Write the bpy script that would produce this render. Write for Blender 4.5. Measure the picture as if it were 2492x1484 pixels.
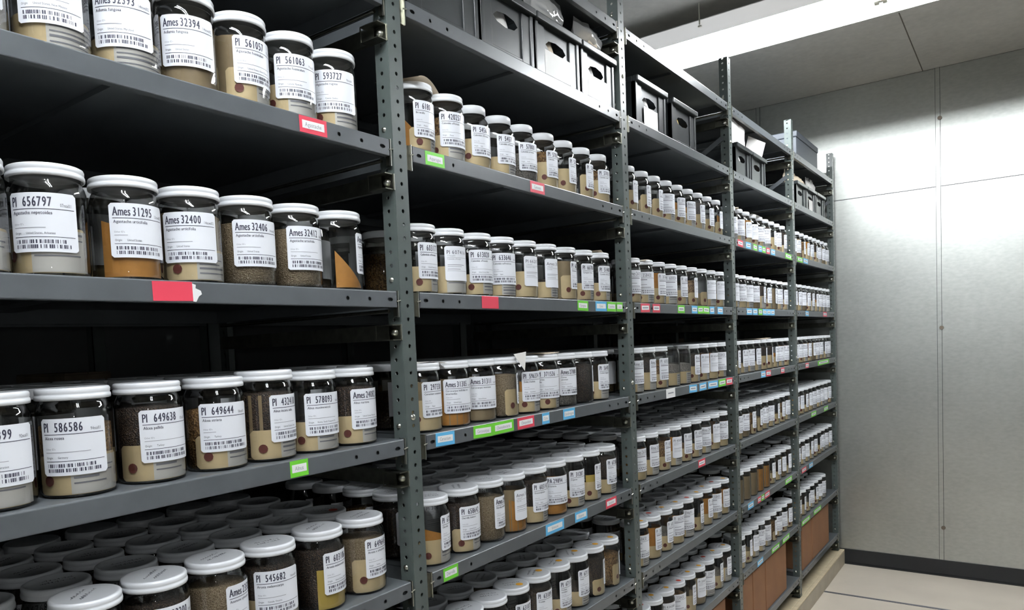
import bpy, math, random
from math import sin, cos, pi, radians, atan2, hypot
from mathutils import Vector, Matrix
for _o in list(bpy.data.objects):
    bpy.data.objects.remove(_o, do_unlink=True)
random.seed(7)
SC = bpy.context.scene
COL = SC.collection

# ------------------------------------------------------------------ camera
YAW, PITCH, ROLL = 0.6482, -0.0552, -0.0446
fw = Vector((cos(PITCH)*cos(YAW), cos(PITCH)*sin(YAW), sin(PITCH)))
rt = fw.cross(Vector((0, 0, 1))).normalized()
up = rt.cross(fw)
r_ = rt*cos(ROLL) + up*sin(ROLL)
u_ = -rt*sin(ROLL) + up*cos(ROLL)
cd = bpy.data.cameras.new('camera')
cam = bpy.data.objects.new('camera', cd)
COL.objects.link(cam)
M = Matrix((r_, u_, -fw)).transposed().to_4x4()
CAMP = Vector((0.0, -1.1582, 1.8248))
M.translation = CAMP
cam.matrix_world = M
cd.sensor_fit = 'HORIZONTAL'
cd.sensor_width = 36.0
cd.lens = 1786.03/2492*36.0
cd.shift_x = (1246-1146.36)/2492
cd.shift_y = (940.72-742)/2492
cd.clip_start = 0.02
SC.camera = cam

# ------------------------------------------------------------------ world, exposure, lights
w = bpy.data.worlds.new('world')
SC.world = w
w.use_nodes = True
w.node_tree.nodes['Background'].inputs[0].default_value = (0.8, 0.9, 1.0, 1)
w.node_tree.nodes['Background'].inputs[1].default_value = 0.02
SC.view_settings.view_transform = 'Standard'
SC.view_settings.look = 'None'
SC.view_settings.gamma = 1.0
SC.view_settings.use_curve_mapping = False
SC.view_settings.exposure = 0.98
TUBE = 76.0          # emission of the fluorescent tubes
FLASH = 1.35          # the camera's own flash, just above the lens
fl = bpy.data.lights.new('camera_flash', 'POINT')
fl.energy = FLASH
fl.shadow_soft_size = 0.018
flo = bpy.data.objects.new('camera_flash', fl)
COL.objects.link(flo)
flo.location = CAMP + u_*0.035 - r_*0.03 + fw*0.01

# ------------------------------------------------------------------ materials
def newmat(name):
    m = bpy.data.materials.new(name)
    m.use_nodes = True
    nt = m.node_tree
    return m, nt, nt.nodes['Principled BSDF']

def pmat(name, col, rough=0.5, metal=0.0, noise=0.0, scale=30.0, bump=0.0, spec=0.5, stretch=None, coat=0.0, rn=0.0):
    m, nt, b = newmat(name)
    b.inputs['Base Color'].default_value = (*col, 1)
    b.inputs['Roughness'].default_value = rough
    b.inputs['Metallic'].default_value = metal
    b.inputs['Specular IOR Level'].default_value = spec
    b.inputs['Coat Weight'].default_value = coat
    if noise or bump or rn:
        tc = nt.nodes.new('ShaderNodeTexCoord')
        mp = nt.nodes.new('ShaderNodeMapping')
        nz = nt.nodes.new('ShaderNodeTexNoise')
        nt.links.new(tc.outputs['Object'], mp.inputs[0])
        if stretch:
            mp.inputs['Scale'].default_value = stretch
        nt.links.new(mp.outputs[0], nz.inputs['Vector'])
        nz.inputs['Scale'].default_value = scale
        nz.inputs['Detail'].default_value = 5
        if noise:
            cr = nt.nodes.new('ShaderNodeValToRGB')
            cr.color_ramp.elements[0].position = 0.3
            cr.color_ramp.elements[1].position = 0.7
            cr.color_ramp.elements[0].color = (*[c*(1-noise) for c in col], 1)
            cr.color_ramp.elements[1].color = (*[min(1, c*(1+noise)) for c in col], 1)
            nt.links.new(nz.outputs[0], cr.inputs[0])
            nt.links.new(cr.outputs[0], b.inputs['Base Color'])
        if rn:
            mr = nt.nodes.new('ShaderNodeMapRange')
            mr.inputs[3].default_value = rough-rn
            mr.inputs[4].default_value = rough+rn
            nt.links.new(nz.outputs[0], mr.inputs[0])
            nt.links.new(mr.outputs[0], b.inputs['Roughness'])
        if bump:
            bp = nt.nodes.new('ShaderNodeBump')
            bp.inputs['Strength'].default_value = bump
            bp.inputs['Distance'].default_value = 0.002
            nt.links.new(nz.outputs[0], bp.inputs['Height'])
            nt.links.new(bp.outputs[0], b.inputs['Normal'])
    return m

def seedmat(name, c1, c2, c3, scale=260):
    m, nt, b = newmat(name)
    tc = nt.nodes.new('ShaderNodeTexCoord')
    v = nt.nodes.new('ShaderNodeTexVoronoi')
    v.inputs['Scale'].default_value = scale
    nt.links.new(tc.outputs['Object'], v.inputs['Vector'])
    sx = nt.nodes.new('ShaderNodeSeparateColor')
    nt.links.new(v.outputs['Color'], sx.inputs[0])
    cr = nt.nodes.new('ShaderNodeValToRGB')
    cr.color_ramp.elements[0].color = (*c1, 1)
    cr.color_ramp.elements[1].color = (*c3, 1)
    e = cr.color_ramp.elements.new(0.5)
    e.color = (*c2, 1)
    nt.links.new(sx.outputs[0], cr.inputs[0])
    nt.links.new(cr.outputs[0], b.inputs['Base Color'])
    bp = nt.nodes.new('ShaderNodeBump')
    bp.inputs['Distance'].default_value = 0.002
    nt.links.new(v.outputs['Distance'], bp.inputs['Height'])
    nt.links.new(bp.outputs[0], b.inputs['Normal'])
    b.inputs['Roughness'].default_value = 0.6
    return m

def thinglass(name, tint, rough=0.02, f=1.5, edge=0.5, diffuse=0.0, dcol=(.8, .8, .8), bump=0.0):
    m, nt, b = newmat(name)
    nt.nodes.remove(b)
    out = nt.nodes['Material Output']
    tr = nt.nodes.new('ShaderNodeBsdfTransparent')
    gl = nt.nodes.new('ShaderNodeBsdfGlossy')
    gl.inputs['Roughness'].default_value = rough
    fr = nt.nodes.new('ShaderNodeFresnel')
    # same interface strength seen from either side of the thin wall
    ge = nt.nodes.new('ShaderNodeNewGeometry')
    mi = nt.nodes.new('ShaderNodeMapRange')
    mi.inputs[3].default_value = f
    mi.inputs[4].default_value = 1.0/f
    nt.links.new(ge.outputs['Backfacing'], mi.inputs[0])
    nt.links.new(mi.outputs[0], fr.inputs[0])
    mx = nt.nodes.new('ShaderNodeMixShader')
    lw = nt.nodes.new('ShaderNodeLayerWeight')
    lw.inputs[0].default_value = 0.80
    mc = nt.nodes.new('ShaderNodeMix')
    mc.data_type = 'RGBA'
    mc.inputs['A'].default_value = (*tint, 1)
    mc.inputs['B'].default_value = (*[c*edge for c in tint], 1)
    nt.links.new(lw.outputs['Facing'], mc.inputs['Factor'])
    nt.links.new(mc.outputs['Result'], tr.inputs[0])
    nt.links.new(fr.outputs[0], mx.inputs[0])
    nt.links.new(tr.outputs[0], mx.inputs[1])
    nt.links.new(gl.outputs[0], mx.inputs[2])
    last = mx
    if diffuse:
        df = nt.nodes.new('ShaderNodeBsdfDiffuse')
        df.inputs[0].default_value = (*dcol, 1)
        m2 = nt.nodes.new('ShaderNodeMixShader')
        m2.inputs[0].default_value = diffuse
        nt.links.new(mx.outputs[0], m2.inputs[1])
        nt.links.new(df.outputs[0], m2.inputs[2])
        last = m2
    if bump:
        tc = nt.nodes.new('ShaderNodeTexCoord')
        nz = nt.nodes.new('ShaderNodeTexNoise')
        nz.inputs['Scale'].default_value = 25
        nt.links.new(tc.outputs['Object'], nz.inputs['Vector'])
        bp = nt.nodes.new('ShaderNodeBump')
        bp.inputs['Strength'].default_value = 1.0
        bp.inputs['Distance'].default_value = bump
        nt.links.new(nz.outputs[0], bp.inputs['Height'])
        nt.links.new(bp.outputs[0], gl.inputs['Normal'])
    nt.links.new(last.outputs[0], out.inputs[0])
    return m

def emat(name, col, s):
    m, nt, b = newmat(name)
    b.inputs['Base Color'].default_value = (.9, .9, .9, 1)
    b.inputs['Emission Color'].default_value = (*col, 1)
    b.inputs['Emission Strength'].default_value = s
    return m

MT = dict(
    shelf=pmat('grey_shelf_enamel', (.088, .097, .104), .32, noise=.10, scale=14, rn=.05),
    post=pmat('green_grey_post_enamel', (.074, .090, .085), .33, noise=.12, scale=20, rn=.06),
    zinc=pmat('zinc_plated_steel', (.62, .62, .55), .28, 1.0),
    darkzinc=pmat('dull_zinc_steel', (.17, .17, .14), .38, 1.0, noise=.2, scale=40),
    lid=pmat('white_lid_enamel', (.78, .80, .83), .32, noise=.02, scale=9),
    paper=pmat('white_label_paper', (.80, .82, .87), .38),
    cardw=pmat('off_white_card', (.84, .81, .77), .7),
    ink=pmat('black_print', (.035, .035, .06), .6),
    grey=pmat('grey_print', (.30, .30, .34), .7),
    manila=pmat('manila_card', (.86, .68, .40), .7, noise=.05, scale=40),
    eyelet=pmat('red_brown_eyelet', (.20, .055, .045), .6),
    orange=pmat('orange_envelope_paper', (.60, .27, .055), .7, noise=.08, scale=60),
    kraft=pmat('kraft_paper', (.36, .27, .16), .75, noise=.08, scale=50),
    yellow=pmat('yellow_card', (.72, .52, .12), .7),
    seed_brown=seedmat('brown_seed', (.07, .035, .015), (.22, .12, .045), (.40, .24, .10)),
    seed_dark=seedmat('dark_seed', (.010, .007, .006), (.035, .022, .016), (.09, .055, .035), 420),
    seed_tan=seedmat('tan_seed', (.20, .14, .08), (.32, .24, .15), (.42, .33, .22), 500),
    seed_grey=seedmat('grey_seed', (.12, .11, .10), (.22, .20, .18), (.34, .31, .27), 420),
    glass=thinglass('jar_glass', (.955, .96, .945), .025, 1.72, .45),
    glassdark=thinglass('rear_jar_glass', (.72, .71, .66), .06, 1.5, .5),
    tube=emat('lit_fluorescent_tube', (.93, .97, 1.0), TUBE),
    diffuser=emat('glowing_side_diffuser', (.95, .95, .95), .22),
    white=pmat('white_fixture_enamel', (.85, .85, .85), .3),
    crate=pmat('black_crate_plastic', (.026, .030, .032), .30, noise=.1, scale=20),
    cardboard=pmat('brown_cardboard', (.23, .105, .045), .75, noise=.12, scale=6),
    darkbox=pmat('slate_grey_box_board', (.06, .07, .085), .5),
    bag=thinglass('clear_bag_film', (.93, .93, .92), .08, 2.0, .7, .30, (.8, .8, .8), .01),
    bagpaper=pmat('cream_bag_paper', (.80, .68, .52), .7, noise=.08, scale=18, bump=.5),
    whitebag=pmat('white_packet_paper', (.85, .83, .80), .5, noise=.04, scale=12, bump=.3),
    floor=pmat('beige_floor_coating', (.56, .50, .42), .55, noise=.07, scale=2.5),
    rail=pmat('floor_rail_steel', (.16, .16, .18), .45, .6),
    base=pmat('tan_base_enamel', (.42, .37, .28), .45, noise=.10, scale=9),
    basetop=pmat('tan_wood_strip', (.55, .46, .31), .55, noise=.10, scale=30),
    black=pmat('black_rubber', (.008, .009, .011), .45),
    red=pmat('red_tag', (.72, .06, .10), .4), green=pmat('green_tag', (.16, .62, .04), .4),
    blue=pmat('blue_tag', (.12, .48, .80), .4), tagwhite=pmat('white_tag', (.85, .85, .85), .5),
    dot=pmat('orange_dot_sticker', (.85, .42, .04), .5), reddot=pmat('red_dot_sticker', (.6, .08, .05), .5),
    dim=pmat('dull_rear_goods', (.12, .09, .06), .8, noise=.5, scale=9),
    darkwall=pmat('bounce_cutting_wall', (.13, .135, .135), .6),  # dark tone set to hold down bounce light from the unseen walls
    screw=pmat('wall_screw_steel', (.18, .15, .12), .5, .7),
)

def galv(name, col, rough, metal, aniso=0.0):
    m, nt, b = newmat(name)
    tc = nt.nodes.new('ShaderNodeTexCoord')
    mp = nt.nodes.new('ShaderNodeMapping')
    mp.inputs['Scale'].default_value = (1, 1, 2.2)
    nt.links.new(tc.outputs['Object'], mp.inputs[0])
    n1 = nt.nodes.new('ShaderNodeTexNoise'); n1.inputs['Scale'].default_value = 26; n1.inputs['Detail'].default_value = 8
    n2 = nt.nodes.new('ShaderNodeTexNoise'); n2.inputs['Scale'].default_value = 1.6; n2.inputs['Detail'].default_value = 3
    nt.links.new(mp.outputs[0], n1.inputs['Vector'])
    nt.links.new(tc.outputs['Object'], n2.inputs['Vector'])
    ad = nt.nodes.new('ShaderNodeMath'); ad.operation = 'MULTIPLY_ADD'
    ad.inputs[1].default_value = 0.45
    nt.links.new(n1.outputs[0], ad.inputs[0]); 
    mu = nt.nodes.new('ShaderNodeMath'); mu.operation = 'MULTIPLY'; mu.inputs[1].default_value = 0.55
    nt.links.new(n2.outputs[0], mu.inputs[0]); nt.links.new(mu.outputs[0], ad.inputs[2])
    cr = nt.nodes.new('ShaderNodeValToRGB')
    cr.color_ramp.elements[0].position = .3; cr.color_ramp.elements[1].position = .7
    cr.color_ramp.elements[0].color = (*[c*.84 for c in col], 1)
    cr.color_ramp.elements[1].color = (*[c*1.14 for c in col], 1)
    nt.links.new(ad.outputs[0], cr.inputs[0]); nt.links.new(cr.outputs[0], b.inputs['Base Color'])
    mr = nt.nodes.new('ShaderNodeMapRange'); mr.inputs[3].default_value = rough-.05; mr.inputs[4].default_value = rough+.07
    nt.links.new(n1.outputs[0], mr.inputs[0]); nt.links.new(mr.outputs[0], b.inputs['Roughness'])
    bp = nt.nodes.new('ShaderNodeBump'); bp.inputs['Strength'].default_value = .25; bp.inputs['Distance'].default_value = .002
    nt.links.new(n2.outputs[0], bp.inputs['Height']); nt.links.new(bp.outputs[0], b.inputs['Normal'])
    b.inputs['Metallic'].default_value = metal
    return m
MT['wall'] = galv('galvanised_wall_panel', (.47, .485, .46), .35, .85)
MT['ceil'] = galv('galvanised_ceiling_panel', (.62, .59, .54), .50, .2)

# ------------------------------------------------------------------ mesh helper
class MB:
    """collects geometry, links it as one mesh object"""
    def __init__(s):
        s.v = []; s.f = []; s.m = []; s.cur = 0; s.smooth = []; s.sm = False
    def mat(s, i, sm=None):
        s.cur = i
        if sm is not None: s.sm = sm
        return s
    def add(s, vs, fs):
        o = len(s.v)
        s.v.extend(vs)
        for f in fs:
            s.f.append(tuple(i+o for i in f)); s.m.append(s.cur); s.smooth.append(s.sm)
    def box(s, x0, x1, y0, y1, z0, z1):
        s.add([(x0, y0, z0), (x1, y0, z0), (x1, y1, z0), (x0, y1, z0), (x0, y0, z1), (x1, y0, z1), (x1, y1, z1), (x0, y1, z1)],
              [(0, 3, 2, 1), (4, 5, 6, 7), (0, 1, 5, 4), (1, 2, 6, 5), (2, 3, 7, 6), (3, 0, 4, 7)])
    def lathe(s, prof, n=32, c=(0, 0, 0), sm=True):
        o = s.sm; s.sm = sm
        vs = []; fs = []
        rings = []
        for (r, z) in prof:
            if r < 1e-6:
                rings.append([len(vs)]); vs.append((c[0], c[1], c[2]+z))
            else:
                rings.append(list(range(len(vs), len(vs)+n)))
                for i in range(n):
                    a = 2*pi*i/n
                    vs.append((c[0]+r*cos(a), c[1]+r*sin(a), c[2]+z))
        for A, B in zip(rings, rings[1:]):
            if len(A) == 1 and len(B) == 1: continue
            for i in range(n):
                j = (i+1) % n
                if len(A) == 1: fs.append((A[0], B[j], B[i]))
                elif len(B) == 1: fs.append((A[i], A[j], B[0]))
                else: fs.append((A[i], A[j], B[j], B[i]))
        s.add(vs, fs); s.sm = o
    def patch(s, R, a0, a1, z0, z1, n=10, cy=0.0, chop=0.0):
        """piece of a cylinder wall; angle measured from -y toward +x"""
        vs = []; fs = []
        for i in range(n+1):
            a = a0+(a1-a0)*i/n
            e = 0
            if chop:
                d = min(a-a0, a1-a)*R
                e = max(0, chop-d)
            vs += [(R*sin(a), cy-R*cos(a), z0+(e if chop > 0 else 0)), (R*sin(a), cy-R*cos(a), z1-e)]
        for i in range(n):
            fs.append((2*i, 2*i+2, 2*i+3, 2*i+1))
        s.add(vs, fs)
    def tube(s, p, q, r, n=10, sm=True):
        o = s.sm; s.sm = sm
        p = Vector(p); q = Vector(q); d = (q-p).normalized()
        a = d.orthogonal().normalized(); b = d.cross(a)
        vs = []
        for c in (p, q):
            for i in range(n):
                t = 2*pi*i/n
                vs.append(tuple(c+a*cos(t)*r+b*sin(t)*r))
        fs = [(i, (i+1) % n, n+(i+1) % n, n+i) for i in range(n)]
        s.add(vs, fs); s.sm = False
        s.add([vs[i] for i in range(n)], [tuple(reversed(range(n)))]); s.add([vs[n+i] for i in range(n)], [tuple(range(n))])
        s.sm = o
    def build(s, name, mats, parent=None, loc=None):
        me = bpy.data.meshes.new(name)
        me.from_pydata(s.v, [], s.f)
        if not isinstance(mats, (list, tuple)): mats = [mats]
        for m in mats: me.materials.append(MT[m])
        me.polygons.foreach_set('material_index', s.m)
        me.polygons.foreach_set('use_smooth', s.smooth)
        me.update()
        return link(name, me, parent, loc)

def link(name, me, parent=None, loc=None, rz=0.0):
    o = bpy.data.objects.new(name, me)
    COL.objects.link(o)
    if parent: o.parent = parent
    if loc: o.location = loc
    if rz: o.rotation_euler[2] = rz
    return o
def tag(o, label=None, cat=None, group=None, kind=None):
    if label: o['label'] = label
    if cat: o['category'] = cat
    if group: o['group'] = group
    if kind: o['kind'] = kind
    return o
def empty(name, loc, label, cat, group=None, rz=0.0):
    o = bpy.data.objects.new(name, None); o.empty_display_size = .05
    COL.objects.link(o); o.location = loc; o.rotation_euler[2] = rz
    return tag(o, label, cat, group)
def bevel(o, wdt=.002, seg=2):
    md = o.modifiers.new('bevel', 'BEVEL'); md.width = wdt; md.segments = seg; md.limit_method = 'ANGLE'
    return o

# ------------------------------------------------------------------ glyphs
GL = {}
def glyph(ch):
    if ch in GL: return GL[ch]
    if ch == ' ':
        GL[ch] = ([], [], .32); return GL[ch]
    cu = bpy.data.curves.new('glyph', 'FONT')
    cu.body = ch; cu.resolution_u = 2; cu.fill_mode = 'FRONT'
    o = bpy.data.objects.new('glyph', cu)
    COL.objects.link(o)
    dg = bpy.context.evaluated_depsgraph_get()
    me = bpy.data.meshes.new_from_object(o.evaluated_get(dg))
    vs = [(v.co.x, v.co.y) for v in me.vertices]
    fs = [tuple(p.vertices) for p in me.polygons]
    x0 = min(v[0] for v in vs); x1 = max(v[0] for v in vs)
    vs = [(x-x0, y) for x, y in vs]
    bpy.data.objects.remove(o); bpy.data.curves.remove(cu); bpy.data.meshes.remove(me)
    if ch.isdigit():
        vs = [(a+(.52-(x1-x0))/2, b) for a, b in vs]; x1 = x0+.52
    GL[ch] = (vs, fs, x1-x0+.10)
    return GL[ch]
def text2d(s, x, y, h, sx=1.0, bold=0.0):
    """list of (verts, faces) for a text whose capitals are h tall, baseline at y"""
    k = h/.70
    out = []
    for ch in s:
        vs, fs, adv = glyph(ch)
        if vs:
            out.append(([(x+a*k*sx, y+b*k) for a, b in vs], fs))
            if bold: out.append(([(x+a*k*sx+bold, y+b*k) for a, b in vs], fs))
        x += adv*k*sx
    return out, x

def put2d(mb, items, fn):
    for vs, fs in items:
        mb.add([fn(a, b) for a, b in vs], fs)
def rule(mb, x0, x1, y0, y1, fn, n=10):
    vs = []; fs = []
    for i in range(n+1):
        x = x0+(x1-x0)*i/n
        vs += [fn(x, y0), fn(x, y1)]
    for i in range(n): fs.append((2*i, 2*i+2, 2*i+3, 2*i+1))
    mb.add(vs, fs)

# ------------------------------------------------------------------ the setting
FL, CE, XW = 0.0, 3.63, 6.235
YR, YB, XB = -2.5, 1.62, -3.2
def struct(name, mb, mats): return tag(mb.build(name, mats), kind='structure')
m = MB(); m.box(XB, XW+.1, YR, YB, -.1, 0); struct('floor', m, 'floor')
m = MB(); m.box(XB, XW+.1, YR, YB, CE, CE+.1)
m.mat(1); m.box(5.0, XW, -.584, -.578, CE-.0015, CE); m.box(1.0, 1.006, YR, YB, CE-.0015, CE)
struct('ceiling', m, ['ceil', 'screw'])
# far wall: galvanised panels with a folded standing seam and a horizontal joint
m = MB(); g = .0018
ys = [YR, -1.888, -.668, .552, YB]
for a, b in zip(ys, ys[1:]):
    for z0, z1 in ((0, 2.806), (2.806, CE)):
        m.box(XW, XW+.08, a+g, b-g, z0+.0026, z1-.0026)
m.mat(1); m.box(XW+.004, XW+.09, YR, YB, 0, CE)
far = struct('wall_far', m, ['wall', 'black'])
m = MB()
for y in ys[1:-1]:
    m.box(XW-.004, XW+.002, y-.013, y+.013, .12, CE)
    m.mat(2); m.box(XW-.0045, XW+.002, y-.0152, y-.013, .12, CE); m.box(XW-.0045, XW+.002, y+.013, y+.0152, .12, CE)
    for z in (3.28, 1.807, .357):
        m.mat(1); m.tube((XW-.010, y-.012, z), (XW-.002, y-.012, z), .014, 10); m.mat(0)
o = m.build('seam_strip', ['wall', 'screw', 'black'], far)
for nm, bb in (('wall_right', (XB, XW+.1, YR-.1, YR)), ('wall_left', (XB, XW+.1, YB, YB+.1)), ('wall_near', (XB-.1, XB, YR, YB))):
    m = MB(); m.box(bb[0], bb[1], bb[2], bb[3], 0, CE); struct(nm, m, 'darkwall')  # added enclosing walls, kept dark so little light bounces into the rear rows
m = MB(); m.box(XW-.008, XW, YR, YB, 0, .118); m.mat(0); m.box(XW-.014, XW-.008, YR, YB, 0, .012)
struct('baseboard_far', m, 'black')
for k, x in enumerate((5.478, 2.4, -.6)):
    m = MB(); m.box(x-.012, x+.012, YR, YB, 0, .0025)
    struct('trim_%d' % (k+1), m, 'rail')

# ------------------------------------------------------------------ the rack
WB = 1.2189
PE = [0.0989+WB*i for i in range(6)]          # outer edge of the front flange of post 0..5
FW = .0453                                    # flange width
LV = {-1: 2.955, 0: 2.641, 1: 2.3045, 2: 1.9591, 3: 1.6154, 4: 1.276, 5: .9393, 6: .598, 7: .256}
DEP = .715
PT = [3.2, 3.2, 3.2, 3.177, 3.14, 3.152]
rack = empty('shelving_rack', (0, 0, 0), 'long grey steel shelving rack with perforated posts running to the far metal wall', 'shelving rack')

def holecell(mb, u0, u1, v0, v1, cu, cv, ru, rv, fn):
    um, vm = (u0+u1)/2, (v0+v1)/2
    O = [(u1, cv), (u1, v1), (cu, v1), (u0, v1), (u0, cv), (u0, v0), (cu, v0), (u1, v0)]
    I = [(cu+ru*cos(pi/4*i), cv+rv*sin(pi/4*i)) for i in range(8)]
    vs = [fn(*p) for p in O+I]
    mb.add(vs, [(i, (i+1) % 8, 8+(i+1) % 8, 8+i) for i in range(8)])

HP = .0314
def post(n, rear=False):
    xe = PE[n]; xc = xe-FW
    y0 = 0 if not rear else DEP
    sgn = 1 if not rear else -1
    mb = MB()
    z = .12
    zt = PT[n] if not rear else PT[n]-.05
    k = 0
    while z < zt-1e-4:
        z1 = min(z+HP, zt)
        holecell(mb, xc, xe, z, z1, xc+FW*.52, (z+z1)/2, .0048, .0048, lambda a, b: (a, y0, b))
        holecell(mb, y0, y0+sgn*.040, z, z1, y0+sgn*.022, (z+z1)/2, .0046, .0046, lambda a, b: (xc, a, b))
        z = z1; k += 1
    o = mb.build('post', 'post', rack)
    sd = o.modifiers.new('solid', 'SOLIDIFY'); sd.thickness = .0022; sd.offset = 0
    foot = MB(); foot.box(xc-.01, xe+.01, min(y0, y0+sgn*.05), max(y0, y0+sgn*.05), .117, .121)
    foot.build('foot_plate', 'darkzinc', o)
    if not rear:
        b = MB()
        for zz in (1.663, 2.77):
            if n in (1, 2, 3, 4):
                b.lathe([(0, .0045), (.004, .004), (.0075, .0015), (.0078, 0)], 12)
                bo = b.build('bolt', 'zinc', o, (xc+FW*.5, -.0012, zz)); bo.rotation_euler[0] = pi/2
                b = MB()
    return o
for n in range(6):
    post(n); post(n, True)

def lipplate(mb, x0, x1, z0, z1, y, holes):
    """front face of a shelf lip with punched slots; holes = [(cx, ru)]"""
    xs = x0
    h = (z0+z1)/2
    for cx, ru in sorted(holes):
        a, b = cx-.014, cx+.014
        if a > xs: mb.add([(xs, y, z0), (a, y, z0), (a, y, z1), (xs, y, z1)], [(0, 1, 2, 3)])
        holecell(mb, a, b, z0, z1, cx, h, ru, .0046, lambda p, q: (p, y, q))
        mb.box(a, b, y+.006, y+.007, z0, z1)
        xs = b
    mb.add([(xs, y, z0), (x1, y, z0), (x1, y, z1), (xs, y, z1)], [(0, 1, 2, 3)])

TAGS = [(1,1,0.999,1.072,'R','Agastache'),(1,2,0.664,0.738,'R',''),(1,3,0.926,0.972,'G','Alnus'),(2,1,1.386,1.46,'G','Asparagus'),(2,1,1.859,1.94,'R','Camassia'),(2,2,1.593,1.671,'R',''),(2,2,2.119,2.192,'G','Caragana'),(2,2,2.244,2.327,'B','Carex'),(2,2,2.33,2.4,'G','Ceanothus'),(2,2,2.404,2.454,'G','Celtis'),(2,3,1.375,1.45,'B','Cerastium'),(2,3,1.53,1.618,'G','Cercocarpus'),(2,3,1.618,1.721,'G','Chamaebatiaria'),(2,3,1.74,1.83,'R','Clinopodium'),(2,3,1.874,1.917,'B','Cota'),(2,3,2.0,2.076,'B','Corethrogyne'),(2,4,1.38,1.44,'G','Diervilla'),(2,4,1.87,1.98,'B','Echinacea'),(2,4,2.051,2.134,'B','Erigeron'),(2,4,2.269,2.352,'R','Euonymus'),(3,2,2.61,2.694,'R','x'),(3,2,2.721,2.794,'R','x'),(3,2,2.98,3.059,'G','x'),(3,2,3.141,3.211,'B','x'),(3,2,3.216,3.284,'G','x'),(3,2,3.284,3.365,'G','x'),(3,2,3.371,3.432,'B','x'),(3,2,3.478,3.555,'B','x'),(3,3,2.83,2.926,'W','x'),(3,3,3.085,3.18,'B','x'),(3,3,3.21,3.3,'B','x'),(3,3,3.322,3.457,'B','x'),(3,3,3.469,3.57,'G','x'),(3,3,3.577,3.671,'R','x'),(3,4,3.169,3.258,'R','x'),(4,1,3.809,3.897,'R','x'),(4,1,3.946,4.032,'B','x'),(4,1,4.076,4.144,'G','x'),(4,1,4.175,4.238,'B','x'),(4,1,4.245,4.31,'G','x'),(4,1,4.326,4.393,'R','x'),(4,1,4.418,4.504,'B','x'),(4,1,4.733,4.88,'G','x'),(4,2,3.933,4.027,'B','x'),(4,2,4.042,4.125,'B','x'),(4,2,4.148,4.218,'G','x'),(4,2,4.226,4.307,'B','x'),(4,2,4.307,4.391,'B','x'),(4,2,4.391,4.468,'B','x'),(4,3,4.167,4.255,'B','x'),(4,3,4.263,4.363,'R','x'),(4,3,4.575,4.659,'R','x'),(4,5,3.874,3.976,'B','x'),(4,5,4.051,4.114,'R','x'),(4,5,4.121,4.177,'G','x'),(4,5,4.185,4.284,'R','x'),(4,5,4.624,4.78,'G','x'),(4,6,4.017,4.126,'B','x'),(4,6,4.299,4.466,'G','x'),(4,6,4.531,4.693,'G','x'),(5,1,5.025,5.165,'G','x'),(5,1,5.188,5.313,'B','x'),(5,2,5.216,5.308,'B','x'),(5,2,5.747,5.87,'R','x'),(5,3,5.188,5.28,'R','x'),(5,3,5.549,5.913,'G','x'),(5,4,5.324,5.471,'G','x'),(5,4,5.718,5.856,'G','x'),(5,5,5.033,5.156,'R','x'),(5,5,5.237,5.344,'B','x'),(5,6,5.005,5.233,'G','x'),(5,6,5.341,5.569,'G','x')]
CN = {'R': ('red', 'red'), 'G': ('green', 'green'), 'B': ('blue', 'blue'), 'W': ('tagwhite', 'white')}
LH = .0365
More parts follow.
